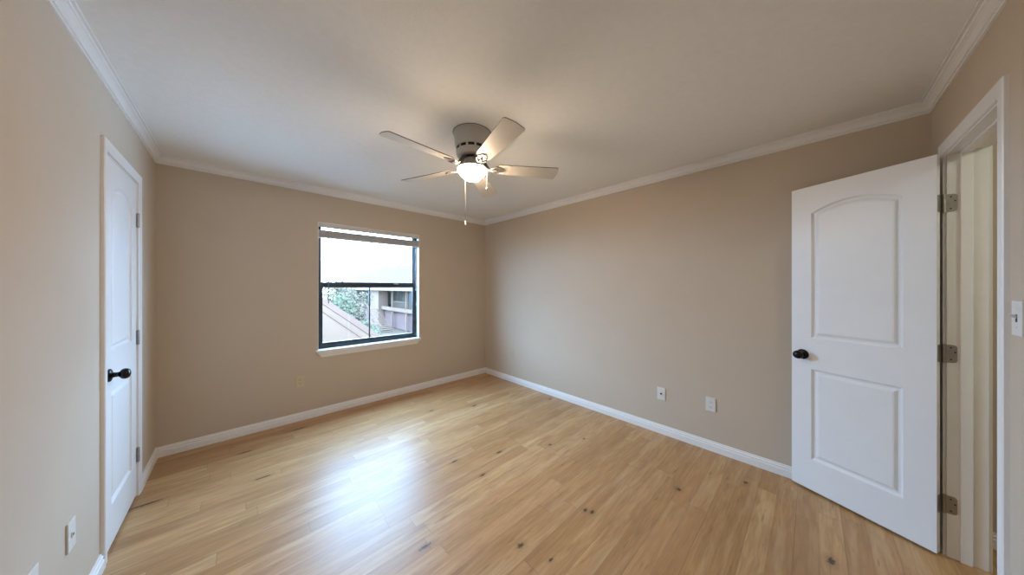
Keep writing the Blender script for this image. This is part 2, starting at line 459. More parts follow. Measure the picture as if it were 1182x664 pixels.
# --- entry door: built in the wall's own frame, then the leaf turned about its pins
d1 = empty('door_1', (3.10, 0, 0))
tag(d1, 'white two-panel arch-top door standing open against the right wall', 'door', kind='structure')
JX = 3.100                                                # hinge jamb face
bm = bmesh.new()
mxc = Matrix(((-1, 0, 0, 3.106), (0, -1, 0, 0), (0, 0, 1, 0), (0, 0, 0, 1)))     # local casing frame -> world (room towards +y)
casing(bm, 3.106 - 2.480, 2.0565)
for v in bm.verts: v.co = mxc @ v.co
for v in bm.verts: v.co -= Vector(d1.location)
bmesh.ops.recalc_face_normals(bm, faces=bm.faces)
sharp(link('casing', bm, TRIM, d1), 20)
bm = bmesh.new()                                          # hall side casing
casing(bm, 3.106 - 2.480, 2.0565)
mxh = Matrix(((1, 0, 0, 2.480), (0, 1, 0, -T), (0, 0, 1, 0), (0, 0, 0, 1)))
for v in bm.verts: v.co = (mxh @ v.co) - Vector(d1.location)
sharp(link('hall_casing', bm, TRIM, d1), 20)
bm = bmesh.new()
for b in ((JX, EX1, -T, 0, 0, EZ), (EX0, 2.486, -T, 0, 0, EZ), (2.486, JX, -T, 0, 2.0505, EZ)): box(bm, *b, bev=0.001)
for v in bm.verts: v.co -= Vector(d1.location)
link('jamb', bm, TRIM, d1)
bm = bmesh.new()
for b in ((JX - 0.011, JX, -0.072, -0.038, 0, 2.0505), (2.486, 2.497, -0.072, -0.038, 0, 2.0505), (2.497, JX - .011, -0.072, -0.038, 2.0395, 2.0505)): box(bm, *b, bev=0.0015)
for v in bm.verts: v.co -= Vector(d1.location)
link('door_stop', bm, TRIM, d1)

PX, PY, ANG = 3.0975, 0.010, math.radians(114.5)
# leaf frame: x from hinge edge to free edge, y=0 is the room face (closed), y=-th hall face
L1 = 0.590
bm = leaf_mesh(L1, 0.016, 2.050)
Mclosed = Matrix(((-1, 0, 0, PX - 0.007), (0, 1, 0, 0.0), (0, 0, 1, 0), (0, 0, 0, 1)))    # leaf -> closed position in world
Ropen = Matrix.Translation((PX, PY, 0)) @ Matrix.Rotation(-ANG, 4, 'Z') @ Matrix.Translation((-PX, -PY, 0))
ML = Matrix.Translation(-Vector(d1.location)) @ Ropen @ Mclosed
for v in bm.verts: v.co = ML @ v.co
leaf1 = link('door_leaf', bm, DOORP, d1)
sharp(leaf1, 12)
def knob_on(ml, lf, w_, zk, side, m, label=None):
    bm = bmesh.new()
    if side > 0: k = Matrix.Translation((w_ - 0.060, 0.0, zk)) @ Matrix.Rotation(-PI / 2, 4, 'X')
    else: k = Matrix.Translation((w_ - 0.060, -0.035, zk)) @ Matrix.Rotation(PI / 2, 4, 'X')
    knob_mesh(bm, ml @ k)
    o = link('door_knob', bm, m, lf); sharp(o, 40)
    if label: o['label'] = label
    return o
knob_on(ML, leaf1, L1, 0.917, -1, BLACKM, 'black round door knob')
bm = bmesh.new()                                          # latch plate on the free edge
box(bm, L1 - 0.0005, L1 + 0.0012, -0.028, -0.007, 0.917 - 0.028, 0.917 + 0.028)
for v in bm.verts: v.co = ML @ v.co
link('latch_plate', bm, NICKEL, leaf1)
for zc in (1.802, 1.036, 0.268):
    bm = hinge(None, None, PX, PY - 0.002, zc)
    # jamb plate: lies on jamb face x=JX, from y=0 back
    mj = Matrix(((0, 0, -1, JX), (-1, 0, 0, 0.006), (0, 1, 0, zc), (0, 0, 0, 1)))
    rounded_plate(0.036, 0.089, 0.012, 0.0022, mj, bm)
    # leaf plate on hinge edge
    ml = ML @ Matrix(((0, 0, -1, 0.0), (-1, 0, 0, -0.0), (0, 1, 0, zc), (0, 0, 0, 1)))
    b2 = bmesh.new(); rounded_plate(0.031, 0.089, 0.011, 0.0020, ml, b2)
    tmp = bpy.data.meshes.new('t'); b2.to_mesh(tmp); b2.free()
    for v in bm.verts: v.co -= Vector(d1.location)
    bm.from_mesh(tmp)
    h = link('hinge', bm, NICKEL, d1); sharp(h, 40); h['label'] = 'satin metal butt hinge'
    for dy, dz in ((-0.012, 0.030), (-0.024, 0.008), (-0.012, -0.030)):
        bs = bmesh.new()
        lathe(bs, [(0, 0.0), (0.0035, 0.0), (0.0032, 0.0008), (0, 0.0010)], 10,
              Matrix.Translation(-Vector(d1.location)) @ Matrix.Translation((JX - 0.0022, dy, zc + dz)) @ Matrix.Rotation(-PI / 2, 4, 'Y'))
        link('hinge_screw', bs, SCREW, h)

# --- closet door: closed, hinged on the far side, opens into the room
d2 = empty('door_2', (0, 3.53, 0))
tag(d2, 'closed white arch-panel closet door at the left of the room', 'door', kind='structure')
off2 = -Vector(d2.location)
bm = bmesh.new()
casing(bm, 3.535 - 2.911, 2.0565)
mxl = Matrix(((0, -1, 0, 0), (1, 0, 0, 2.911), (0, 0, 1, 0), (0, 0, 0, 1)))     # local x -> world y ; -y -> +x
for v in bm.verts: v.co = (mxl @ v.co) + off2
sharp(link('casing', bm, TRIM, d2), 20)
bm = bmesh.new()
for b in ((-T, 0, CY0, 2.917, 0, CZ), (-T, 0, 3.529, CY1, 0, CZ), (-T, 0, 2.917, 3.529, 2.0505, CZ)): box(bm, *b, bev=0.001)
for v in bm.verts: v.co += off2
link('jamb', bm, TRIM, d2)
bm = bmesh.new()
for b in ((-0.072, -0.038, 3.518, 3.529, 0, 2.0505), (-0.072, -0.038, 2.917, 2.928, 0, 2.0505), (-0.072, -0.038, 2.928, 3.518, 2.0395, 2.0505)): box(bm, *b)
for v in bm.verts: v.co += off2
link('door_stop', bm, TRIM, d2)
L2 = 0.606
bm = leaf_mesh(L2, 0.016, 2.047)
ML2 = Matrix.Translation(off2) @ Matrix(((0, 1, 0, 0), (-1, 0, 0, 3.526), (0, 0, 1, 0), (0, 0, 0, 1)))   # leaf x -> -y, leaf y -> +x
for v in bm.verts: v.co = ML2 @ v.co
leaf2 = link('door_leaf', bm, DOORP, d2); sharp(leaf2, 12)
knob_on(ML2, leaf2, L2, 0.917, 1, BLACKM, 'black round knob on a black rosette')
for zc in (1.812, 1.045, 0.275):
    bm = hinge(None, None, 0.008, 3.5275, zc)
    box(bm, 0.0, 0.0022, 3.5295, 3.5345, zc - .0445, zc + .0445)
    box(bm, -0.0005, 0.0018, 3.518, 3.5255, zc - .0445, zc + .0445)
    for v in bm.verts: v.co += off2
    h = link('hinge', bm, NICKEL, d2); sharp(h, 40); h['label'] = 'satin metal butt hinge'

# ------------------------------------------------------------------ window
w1 = empty('window_1', (1.666, D, WZ0))
tag(w1, 'black framed single-hung window with a raised white blind', 'window', kind='structure')
ow = -Vector(w1.location)
def wpart(name, bl, m, bev=0.001, parent=w1, label=None):
    bm = bmesh.new()
    for b in bl: box(bm, *b, bev=bev)
    for v in bm.verts: v.co += ow
    o = link(name, bm, m, parent)
    if label: o['label'] = label
    return o
FY0, FY1 = 4.188, 4.238
# sill board and apron
bm = prism([(1.078, 4.087), (2.254, 4.087), (2.254, D), (WX1, D), (WX1, FY0 + .01), (WX0, FY0 + .01), (WX0, D), (1.078, D)], 0.020, Matrix.Translation((0, 0, 0.680)))
bmesh.ops.bevel(bm, geom=[e for e in bm.edges if abs(e.verts[0].co.y - 4.087) < 1e-4 and abs(e.verts[1].co.y - 4.087) < 1e-4], offset=0.006, segments=3, affect='EDGES')
for v in bm.verts: v.co += ow
link('sill', bm, TRIM, w1)
bm = bmesh.new()
ap = [(0, 0), (0.026, 0), (0.024, -0.012), (0.017, -0.026), (0.012, -0.042), (0.010, -0.058), (0, -0.058)]
rings = []
for xx, sgn in ((1.084, 1), (2.248, -1)):
    rings.append([bm.verts.new((xx + sgn * (-v) * 0.75, D - u, 0.680 + v)) for u, v in ap])
n = len(ap)
for i in range(n):
    j = (i + 1) % n; bm.faces.new((rings[0][i], rings[0][j], rings[1][j], rings[1][i]))
bm.faces.new(rings[0]); bm.faces.new(list(reversed(rings[1])))
for v in bm.verts: v.co += ow
link('apron', bm, TRIM, w1)
# white returns lining the opening
wpart('reveal', [(WX0 - .001, WX0 + .004, D - .001, FY0 + .03, .700, WZ1), (WX1 - .004, WX1 + .001, D - .001, FY0 + .03, .700, WZ1), (WX0, WX1, D - .001, FY0 + .03, WZ1 - .004, WZ1 + .001)], TRIM, 0)
a, b_ = WX0 + .004, WX1 - .004
wpart('window_frame', [(a, a + .030, FY0, FY1, .700, 2.070), (b_ - .030, b_, FY0, FY1, .700, 2.070), (a + .03, b_ - .03, FY0, FY1, .700, .728), (a + .03, b_ - .03, FY0, FY1, 2.054, 2.070)], ALU, .0015)
# lower sash (inside track)
lo = wpart('lower_sash', [(a + .030, a + .052, FY0 + .004, FY0 + .026, .728, 1.410), (b_ - .052, b_ - .030, FY0 + .004, FY0 + .026, .728, 1.410),
                          (a + .052, b_ - .052, FY0 + .004, FY0 + .026, .728, .762), (a + .052, b_ - .052, FY0 + .004, FY0 + .026, 1.372, 1.410)], ALU, .0015)
wpart('glass_pane', [(a + .050, b_ - .050, FY0 + .013, FY0 + .016, .760, 1.374)], GLASS, 0, lo)
up = wpart('upper_sash', [(a + .030, a + .044, FY0 + .028, FY0 + .048, 1.395, 2.054), (b_ - .044, b_ - .030, FY0 + .028, FY0 + .048, 1.395, 2.054),
                          (a + .044, b_ - .044, FY0 + .028, FY0 + .048, 1.395, 1.432), (a + .044, b_ - .044, FY0 + .028, FY0 + .048, 2.040, 2.054)], ALU, .0015)
wpart('glass_pane', [(a + .042, b_ - .042, FY0 + .036, FY0 + .039, 1.43, 2.042)], GLASS, 0, up)
wpart('muntin', [(1.637, 1.651, FY0 + .030, FY0 + .042, .728, 1.395)], ALU, .001)
wpart('sash_latch', [(1.93, 1.99, FY0 - .006, FY0 + .006, 1.410, 1.420), (1.952, 1.964, FY0 - .016, FY0 + .004, 1.420, 1.426)], NICKEL, .001)

# blind pulled right up: headrail, stacked slats, bottom rail, wand and cord
bl = empty('window_blind', (1.666, D + .03, 1.93))
tag(bl, 'white horizontal blind pulled up to the top of the window', 'blind')
ob = -Vector(bl.location)
def bpart(name, bs, m, bev=0.001, parent=bl):
    bm = bmesh.new()
    for b in bs: box(bm, *b, bev=bev)
    for v in bm.verts: v.co += ob
    return link(name, bm, m, parent)
bx0, bx1 = WX0 + .006, WX1 - .006
bpart('headrail', [(bx0, bx1, D + .012, D + .052, 2.040, 2.0695)], BLIND)
bpart('valance', [(bx0, bx1, D - .004, D + .004, 2.024, 2.0695)], BLIND)
for k in range(16):
    z = 1.930 + k * 0.0042
    bm = bmesh.new()
    n = 5; ds = 0.0016 * math.sin(k * 2.1)
    up_, dn = [], []
    for i in range(n):
        yy = D - 0.002 + ds + 0.050 * i / (n - 1); c = 0.0022 * (1 - ((i - 2) / 2) ** 2)
        for xx, lst in ((bx0 + .002, up_), (bx1 - .002, dn)):
            lst.append((bm.verts.new((xx, yy, z + c + .0013)), bm.verts.new((xx, yy, z + c - .0013))))
    for i in range(n - 1):
        for q in (0, 1): bm.faces.new((up_[i][q], up_[i + 1][q], dn[i + 1][q], dn[i][q]))
        bm.faces.new((up_[i][0], up_[i][1], up_[i + 1][1], up_[i + 1][0])); bm.faces.new((dn[i][0], dn[i][1], dn[i + 1][1], dn[i + 1][0]))
    bm.faces.new((up_[0][0], dn[0][0], dn[0][1], up_[0][1])); bm.faces.new((up_[-1][0], dn[-1][0], dn[-1][1], up_[-1][1]))
    for v in bm.verts: v.co += ob
    link('slat', bm, BLIND, bl)
bpart('bottom_rail', [(bx0 + .002, bx1 - .002, D - .002, D + .048, 1.912, 1.926)], BLIND, .003)
bm = bmesh.new(); tube(bm, [(1.190, D + .004, 2.02), (1.192, D + .002, 1.7), (1.193, D, 1.20)], 0.0050, 6)
for v in bm.verts: v.co += ob
link('tilt_wand', bm, mat('grey_wand', (0.12, 0.12, 0.13), 0.3), bl)
bm = bmesh.new()
tube(bm, [(2.198, D + .006, 1.925), (2.199, D + .004, 1.6), (2.203, D + .004, 1.30), (2.200, D + .004, 1.16)], 0.0018, 6)
tube(bm, [(2.190, D + .010, 1.925), (2.189, D + .008, 1.6), (2.195, D + .006, 1.36)], 0.0018, 6)
for v in bm.verts: v.co += ob
cord = link('lift_cord', bm, BLIND, bl)
for tp in ((2.200, D + .004, 1.13), (2.195, D + .006, 1.33)):
    bm = bmesh.new()
    lathe(bm, [(0, 0), (.006, .002), (.0075, .012), (.004, .030), (.002, .034), (0, .034)], 12, Matrix.Translation(tp))
    for v in bm.verts: v.co += ob
    link('cord_tassel', bm, BLIND, cord)

# ------------------------------------------------------------------ cover plates; local frame: plate in xz plane, facing -y
def cover(name, loc, rz, kind_, label, cat, plate_mat=PLATE, group=None):
    t = empty(name, loc, rz); tag(t, label, cat, group)
    w_, h_, th = 0.070, 0.116, 0.0065
    bm = bmesh.new(); box(bm, -w_ / 2, w_ / 2, -th, 0, -h_ / 2, h_ / 2, bev=0.0022)
    link('cover_plate', bm, plate_mat, t)
    if kind_ == 'duplex':
        for dz in (0.0195, -0.0195):
            pts = []
            for k in range(24):
                a = 2 * PI * k / 24; x = 0.0172 * math.cos(a); z = 0.0172 * math.sin(a)
                pts.append((x, max(-0.0135, min(0.0135, z))))
            m_ = Matrix(((1, 0, 0, 0), (0, 0, -1, -th + .0005), (0, 1, 0, dz), (0, 0, 0, 1)))
            s = link('socket', prism(pts, 0.0022, m_), plate_mat, t)
            bm = bmesh.new(); y = -th - .0017
            box(bm, -0.0080, -0.0058, y - .0004, y + .0004, dz - .0015, dz + .0075)
            box(bm, 0.0058, 0.0080, y - .0004, y + .0004, dz - .0005, dz + .0070)
            lathe(bm, [(0, 0), (.0026, 0), (.0026, .0006), (0, .0006)], 10, Matrix.Translation((0, y + .0003, dz - .0075)) @ Matrix.Rotation(PI / 2, 4, 'X'))
            link('slot', bm, SLOT, s)
        sz = (0,)
    elif kind_ == 'coax':
        bm = bmesh.new()
        lathe(bm, [(0, 0), (.0075, 0), (.0075, .003), (.0048, .0032), (.0046, .010), (.0030, .010), (.003, .004), (0, .004)], 16,
              Matrix.Translation((0, -th, 0)) @ Matrix.Rotation(PI / 2, 4, 'X'))
        o = link('coax_connector', bm, SLOT if plate_mat is PLATE else NICKEL, t)
        sz = (0.042, -0.042)
    elif kind_ == 'jack':
        bm = bmesh.new(); box(bm, -0.009, 0.009, -th - .003, -th + .001, -.010, .012, bev=.001)
        j = link('jack_housing', bm, plate_mat, t)
        bm = bmesh.new(); box(bm, -0.006, 0.006, -th - .0034, -th - .0026, -.004, .005)
        link('jack_opening', bm, SLOT, j)
        sz = (0.042, -0.042)
    elif kind_ == 'toggle':
        bm = bmesh.new(); box(bm, -0.0055, 0.0055, -th - .0008, -th + .001, -.0125, .0125)
        j = link('toggle_slot', bm, SCREW, t)
        bm = bmesh.new(); box(bm, -0.0042, 0.0042, -0.016, 0, -.0045, .0045, bev=.001,
                              mx=Matrix.Translation((0, -th + .002, .003)) @ Matrix.Rotation(math.radians(-28), 4, 'X'))
        link('toggle', bm, plate_mat, t)
        sz = (0.030, -0.030)
    else:
        sz = (0.042, -0.042)
    for z in sz:
        bm = bmesh.new()
        lathe(bm, [(0, 0), (.0033, 0), (.0028, .0010), (0, .0013)], 12, Matrix.Translation((0, -th + .0002, z)) @ Matrix.Rotation(PI / 2, 4, 'X'))
        link('plate_screw', bm, plate_mat, t)
    return t
cover('electrical_outlet', (0.941, D, 0.403), 0, 'duplex', 'small almond outlet low on the wall under the window', 'outlet', ALMOND)
cover('coax_wall_plate', (W, 1.452, 0.374), -PI / 2, 'coax', 'white single-hole cable plate left of the outlet on the long right wall', 'wall plate')
cover('electrical_outlet', (W, 1.062, 0.388), -PI / 2, 'duplex', 'white double outlet nearest the open door on the right wall', 'outlet')
cover('blank_wall_plate', (W, 3.485, 0.392), -PI / 2, 'blank', 'small wall-coloured plate near the far corner of the right wall', 'wall plate', WALL)
cover('phone_wall_plate', (0, 2.509, 0.388), PI / 2, 'jack', 'white phone jack plate on the left wall beside the closet casing', 'wall plate')
cover('electrical_outlet', (0, 2.212, 0.402), PI / 2, 'duplex', 'white outlet at the bottom left edge of the photo, only its top in view', 'outlet')
cover('light_switch', (2.352, 0, 1.270), PI, 'toggle', 'white toggle switch on the wall beside the entry door casing', 'light switch')

# ------------------------------------------------------------------ ceiling fan
FX, FYc = 1.659, 2.102
fan = empty('ceiling_fan', (FX, FYc, H))
tag(fan, 'white five-blade ceiling fan with a lit glass bowl', 'ceiling fan')
bm = bmesh.new()
lathe(bm, [(0, 0), (0.130, 0), (0.130, -0.005), (0.125, -0.009), (0.121, -0.055), (0.115, -0.098), (0.111, -0.108), (0, -0.108)], 48)
sharp(link('motor_housing', bm, FANW, fan), 30)
bm = bmesh.new(); lathe(bm, [(0.1305, -0.0005), (0.1325, -0.0005), (0.1325, -0.003), (0.1305, -0.003)], 48)
link('ceiling_gasket', bm, DARKV, fan)
bm = bmesh.new(); lathe(bm, [(0, -0.107), (0.104, -0.107), (0.103, -0.129), (0, -0.129)], 48)
link('vent_band', bm, DARKV, fan)
for k in range(12):
    bm = bmesh.new()
    a = 2 * PI * k / 12 + 0.1
    box(bm, 0.100, 0.1095, -0.006, 0.006, -0.129, -0.1075, mx=Matrix.Rotation(a, 4, 'Z'))
    link('vent_rib', bm, FANW, fan)
bm = bmesh.new(); lathe(bm, [(0, -0.1275), (0.107, -0.1275), (0.110, -0.130), (0.109, -0.148), (0.104, -0.160), (0.096, -0.168), (0.0, -0.168)], 48)
sharp(link('motor_collar', bm, FANW, fan), 30)
bm = bmesh.new(); lathe(bm, [(0, -0.166), (0.062, -0.166), (0.058, -0.181), (0.0, -0.181)], 40)
link('rotor_hub', bm, DARKV, fan)
bm = bmesh.new(); lathe(bm, [(0, -0.180), (0.050, -0.180), (0.055, -0.184), (0.059, -0.200), (0.070, -0.218), (0.088, -0.234), (0.100, -0.243), (0.1015, -0.250), (0, -0.250)], 48)
sharp(link('light_fitter', bm, FANW, fan), 30)
bm = bmesh.new(); lathe(bm, [(0.0, -0.2495), (0.097, -0.2495), (0.1015, -0.254), (0.098, -0.262), (0.088, -0.278), (0.073, -0.296), (0.056, -0.311), (0.036, -0.321), (0.016, -0.3255), (0, -0.326)], 48)
b_o = link('glass_bowl', bm, LAMP, fan, True); b_o['label'] = 'lit frosted glass bowl'

def blade_outline():
    """x from root .165 to tip .665, half widths"""
    pts = []
    r0, r1 = 0.170, 0.612
    hw = lambda x: 0.048 + 0.019 * ((x - r0) / (r1 - r0))
    pts += [(r0 + .012, -hw(r0) + .004), (r0 + .030, -hw(r0 + .03))]
    for k in range(1, 6): x = r0 + .03 + (r1 - .03 - r0 - .03) * k / 5; pts.append((x, -hw(x)))
    for k in range(1, 8):
        a = -PI / 2 + k * (PI / 2) / 8; pts.append((r1 - .022 + .022 * math.cos(a), -hw(r1) + .022 + .022 * math.sin(a)))
    pts.append((r1 + .004, -0.02)); pts.append((r1 + .006, 0)); pts.append((r1 + .004, 0.02))
    for k in range(1, 8):
        a = k * (PI / 2) / 8; pts.append((r1 - .022 + .022 * math.cos(a), hw(r1) - .022 + .022 * math.sin(a)))
    for k in range(5, 0, -1): x = r0 + .03 + (r1 - .03 - r0 - .03) * k / 5; pts.append((x, hw(x)))
    pts += [(r0 + .030, hw(r0 + .03)), (r0 + .012, hw(r0) - .004)]
    pts += [(r0, hw(r0) - .018), (r0, -hw(r0) + .018)]
    return pts
FAN_ANG = 39.0
PITCH = math.radians(-13)
blade_me = iron_me = None
for k in range(5):
    a = math.radians(FAN_ANG + 72 * k)
    R = Matrix.Rotation(a, 4, 'Z')
    tilt = Matrix.Translation((0, 0, -0.236)) @ Matrix.Rotation(PITCH, 4, 'X')
    bm = prism(blade_outline(), 0.0055, R @ tilt)
    bo = link('fan_blade', bm, [BLADE, BLADE_EDGE], fan)
    for p in bo.data.polygons:
        if len(p.vertices) == 4: p.material_index = 1
    # ornamental iron: hub foot, curved neck, forked plate under the blade
    bm = bmesh.new()
    tube(bm, [(0.058, 0, -0.176), (0.082, 0.008, -0.186), (0.102, 0.014, -0.212), (0.122, 0.012, -0.238), (0.142, 0.003, -0.246), (0.172, 0, -0.243)],
         [0.012, 0.011, 0.009, 0.008, 0.009, 0.008], 10)
    plate_pts = []
    for q in range(24):
        t_ = 2 * PI * q / 24
        rr = 1 + 0.16 * math.cos(3 * t_)
        plate_pts.append((0.185 + 0.036 * rr * math.cos(t_), 0.034 * rr * math.sin(t_)))
    prism(plate_pts, 0.004, tilt @ Matrix.Translation((0, 0, -0.0045)), bm)
    for sy in (-1, 1):
        tube(bm, [(0.128, 0.006 * sy, -0.243), (0.148, 0.024 * sy, -0.243 - sy * .004), (0.172, 0.033 * sy, -0.242 - sy * .008)], 0.0055, 8)
    for (sx_, sy_) in ((0.196, 0.018), (0.196, -0.018), (0.172, 0)):
        lathe(bm, [(0, -.0025), (.004, -.002), (.005, 0), (0, 0)], 10, tilt @ Matrix.Translation((sx_, sy_, -0.0045)))
    for v in bm.verts: v.co = R @ v.co
    io = link('blade_iron', bm, IRON, fan); sharp(io, 40)

def chain(px, py, z0, z1, pull):
    bm = bmesh.new()
    n = int((z0 - z1) / 0.0062)
    for i in range(n):
        bmesh.ops.create_icosphere(bm, subdivisions=1, radius=0.0013, matrix=Matrix.Translation((px, py, z0 - i * 0.0062)))
    tube(bm, [(px, py, z0), (px, py, z1)], 0.0007, 5)
    c = link('pull_chain', bm, CHAIN, fan, True)
    bm = bmesh.new()
    lathe(bm, pull, 14, Matrix.Translation((px, py, z1)))
    link('chain_pull', bm, mat('white_pull', (0.78, 0.74, 0.68), 0.4) if len(pull) == 7 else IRON, c, True)
# camera-side geometry of the two chains, in the fan's own frame (z down from the ceiling)
chain(0.020, 0.113, -0.232, -0.583, [(0, 0.002), (.003, 0), (.0045, -.008), (.0050, -.018), (.0065, -.026), (.005, -.031), (0, -.032)])
chain(0.093, -0.046, -0.238, -0.362, [(0, 0.003), (.004, 0), (.0075, -.008), (.0075, -.015), (.003, -.020), (0, -.021)])

# added unseen fill light in the hall, dome-shaped, to brighten the door jamb
hl = empty('hall_fill_light', (2.25, -0.95, H)); tag(hl, 'added out-of-view dome in the hall that brightens the door jamb', 'fill light')
bm = bmesh.new(); lathe(bm, [(0, 0), (.15, 0), (.15, -.02), (.14, -.03), (0, -.03)], 32); link('fill_base', bm, FANW, hl)
HL = lamp_material(); HL.name = 'hall_fill_glow'; HL.node_tree.nodes['Principled BSDF'].inputs['Emission Strength'].default_value = HALL_FILL_STRENGTH
HL.node_tree.nodes['Principled BSDF'].inputs['Emission Color'].default_value = (.96, 1, .84, 1)
bm = bmesh.new(); lathe(bm, [(0, -.0305), (.135, -.0305), (.12, -.055), (.08, -.08), (.03, -.092), (0, -.093)], 32); link('fill_dome', bm, HL, hl, True)

# ------------------------------------------------------------------ outside the window
GZ = -4.45
BRICK = bpy.data.materials.new('faded_brick'); BRICK.use_nodes = True
def brick(m, c1, c2, mo):
    N = m.node_tree.nodes; L = m.node_tree.links
    t = N.new('ShaderNodeTexBrick'); t.inputs['Color1'].default_value = (*c1, 1); t.inputs['Color2'].default_value = (*c2, 1)
    t.inputs['Mortar'].default_value = (*mo, 1); t.inputs['Scale'].default_value = 1.0
    t.inputs['Brick Width'].default_value = .22; t.inputs['Row Height'].default_value = .075; t.inputs['Mortar Size'].default_value = .010
    tc = N.new('ShaderNodeTexCoord'); mp = N.new('ShaderNodeMapping'); mp.inputs['Rotation'].default_value = (PI / 2, 0, PI / 2)
    L.new(tc.outputs['Object'], mp.inputs[0]); L.new(mp.outputs[0], t.inputs['Vector']); L.new(t.outputs['Color'], N['Principled BSDF'].inputs['Base Color'])
    N['Principled BSDF'].inputs['Roughness'].default_value = 0.9
brick(BRICK, (0.095, 0.044, 0.036), (0.080, 0.037, 0.030), (0.10, 0.06, 0.045))
SHING = noisy('weathered_shingles', (0.056, 0.031, 0.020), 0.9, 0.12, 3, stretch=(.6, .6, 6), spec=0.1)
PALE = noisy('pale_roof_shingles', (0.080, 0.045, 0.029), 0.9, 0.08, 14, spec=0.1)
PTRIM = noisy('roof_hip_cap', (0.070, 0.036, 0.024), 0.8, 0.05, 14, spec=0.1)
LAWN = noisy('lawn_green', (0.052, 0.046, 0.026), 0.95, 0.25, 2.0, spec=0.0)
CONC = noisy('pale_concrete', (0.080, 0.052, 0.036), 0.9, 0.06, 2, spec=0.1)
EXTW = noisy('pale_exterior_paint', (0.140, 0.085, 0.060), 0.8, 0.04, 2, spec=0.1)
GREYW = noisy('grey_blue_siding', (0.070, 0.058, 0.044), 0.8, 0.06, 2, spec=0.1)
DARKW = noisy('dark_house_window', (0.030, 0.032, 0.028), 0.3, 0.1, 2)
LEAF = noisy('shrub_leaves', (0.050, 0.050, 0.028), 0.8, 0.45, 5, spec=0.1)
LEAF2 = noisy('tree_leaves', (0.075, 0.055, 0.034), 0.8, 0.40, 4, spec=0.1)
BARK = noisy('tree_bark', (0.0765, 0.0612, 0.0498), 0.9, 0.2, 9)

tag(link('lawn', boxes((-60, 90, D + .2, 120, GZ - .3, GZ)), LAWN), 'green lawn of the courtyard outside the window', 'lawn', kind='structure')
tag(link('bounce_terrace', boxes((-25, 35, D + .3, 23, GZ, GZ + .03)), noisy('pale_bounce_surface', (0.80, 0.79, 0.78), 0.9, 0.05, 2)), 'added unseen pale slab below the window that bounces daylight up', 'bounce slab', kind='structure')  # added out of view to reflect daylight onto the ceiling
tag(link('courtyard_path', boxes((12.5, 16.2, 22, 80, GZ, GZ + .06)), CONC), 'pale concrete path along the apartment building', 'path', kind='structure')

# --- long two-storey apartment building across the courtyard
XF = 16.3
apt = empty('apartment_building', (XF, 48, GZ))
tag(apt, 'two-storey brick apartment building with walkway and long grey roof', 'building')
def ap_(name, bs, m, parent=apt):
    bm = bmesh.new()
    for b in bs: box(bm, *b)
    for v in bm.verts: v.co -= Vector(apt.location)
    return link(name, bm, m, parent)
ap_('lower_wall', [(XF + .4, XF + 9, 27, 82, GZ, -1.95)], BRICK)
ap_('upper_wall', [(XF + 1.9, XF + 9, 27, 82, -1.95, 1.15)], GREYW)
ap_('walkway_slab', [(XF - .1, XF + 1.9, 27, 82, -1.95, -1.62)], EXTW)
ap_('walkway_parapet', [(XF - .05, XF + .08, 27, 82, -1.62, -1.45)], EXTW)
ap_('pillar', [(XF - .5, XF + .9, 46.0, 50.4, GZ, 1.25)], EXTW)
ap_('brick_pier', [(XF - .3, XF + .5, 62.0, 64.4, GZ, 1.15)], BRICK)
for yy in (30.5, 37.2, 42.0, 55.5, 59.0, 69.0, 75.0):
    ap_('porch_post', [(XF - .05, XF + .15, yy - .12, yy + .12, GZ, 1.15)], EXTW)
for yy in (28.8, 34.0, 39.6, 44.0, 53.5, 57.5, 67.0, 72.5):
    f = ap_('window_frame', [(XF + 1.82, XF + 1.92, yy - .75, yy + .75, -.75, .72)], EXTW)
    ap_('pane', [(XF + 1.79, XF + 1.83, yy - .66, yy - .03, -.66, .63), (XF + 1.79, XF + 1.83, yy + .03, yy + .66, -.66, .63)], DARKW, f)
for yy in (36.0, 41.2, 55.6): ap_('apartment_door', [(XF + 1.84, XF + 1.92, yy - .45, yy + .45, -1.62, .45)], DARKW)
for y0, y1 in ((27.2, 30.3), (30.7, 37.0), (37.4, 41.8)):
    bars = [(XF - .02, XF + .02, y0, y1, -.62, -.57)]
    y = y0
    while y < y1: bars.append((XF - .01, XF + .01, y, y + .02, -1.45, -.6)); y += .28
    ap_('railing', bars, EXTW)
bm = bmesh.new()
ez, rz = 1.15, 5.20
P = [(XF - .9, 25, ez), (XF - .9, 84, ez), (XF + 10.3, 84, ez), (XF + 10.3, 25, ez), (XF + 4.7, 29, rz), (XF + 4.7, 78, rz)]
vs = [bm.verts.new(p) for p in P]
for f in ((0, 1, 5, 4), (1, 2, 5), (2, 3, 4, 5), (3, 0, 4), (3, 2, 1, 0)): bm.faces.new([vs[i] for i in f])
for v in bm.verts: v.co -= Vector(apt.location)
link('roof', bm, SHING, apt)
ap_('fascia', [(XF - 1.0, XF - .86, 25, 84, ez - .22, ez + .02)], EXTW)

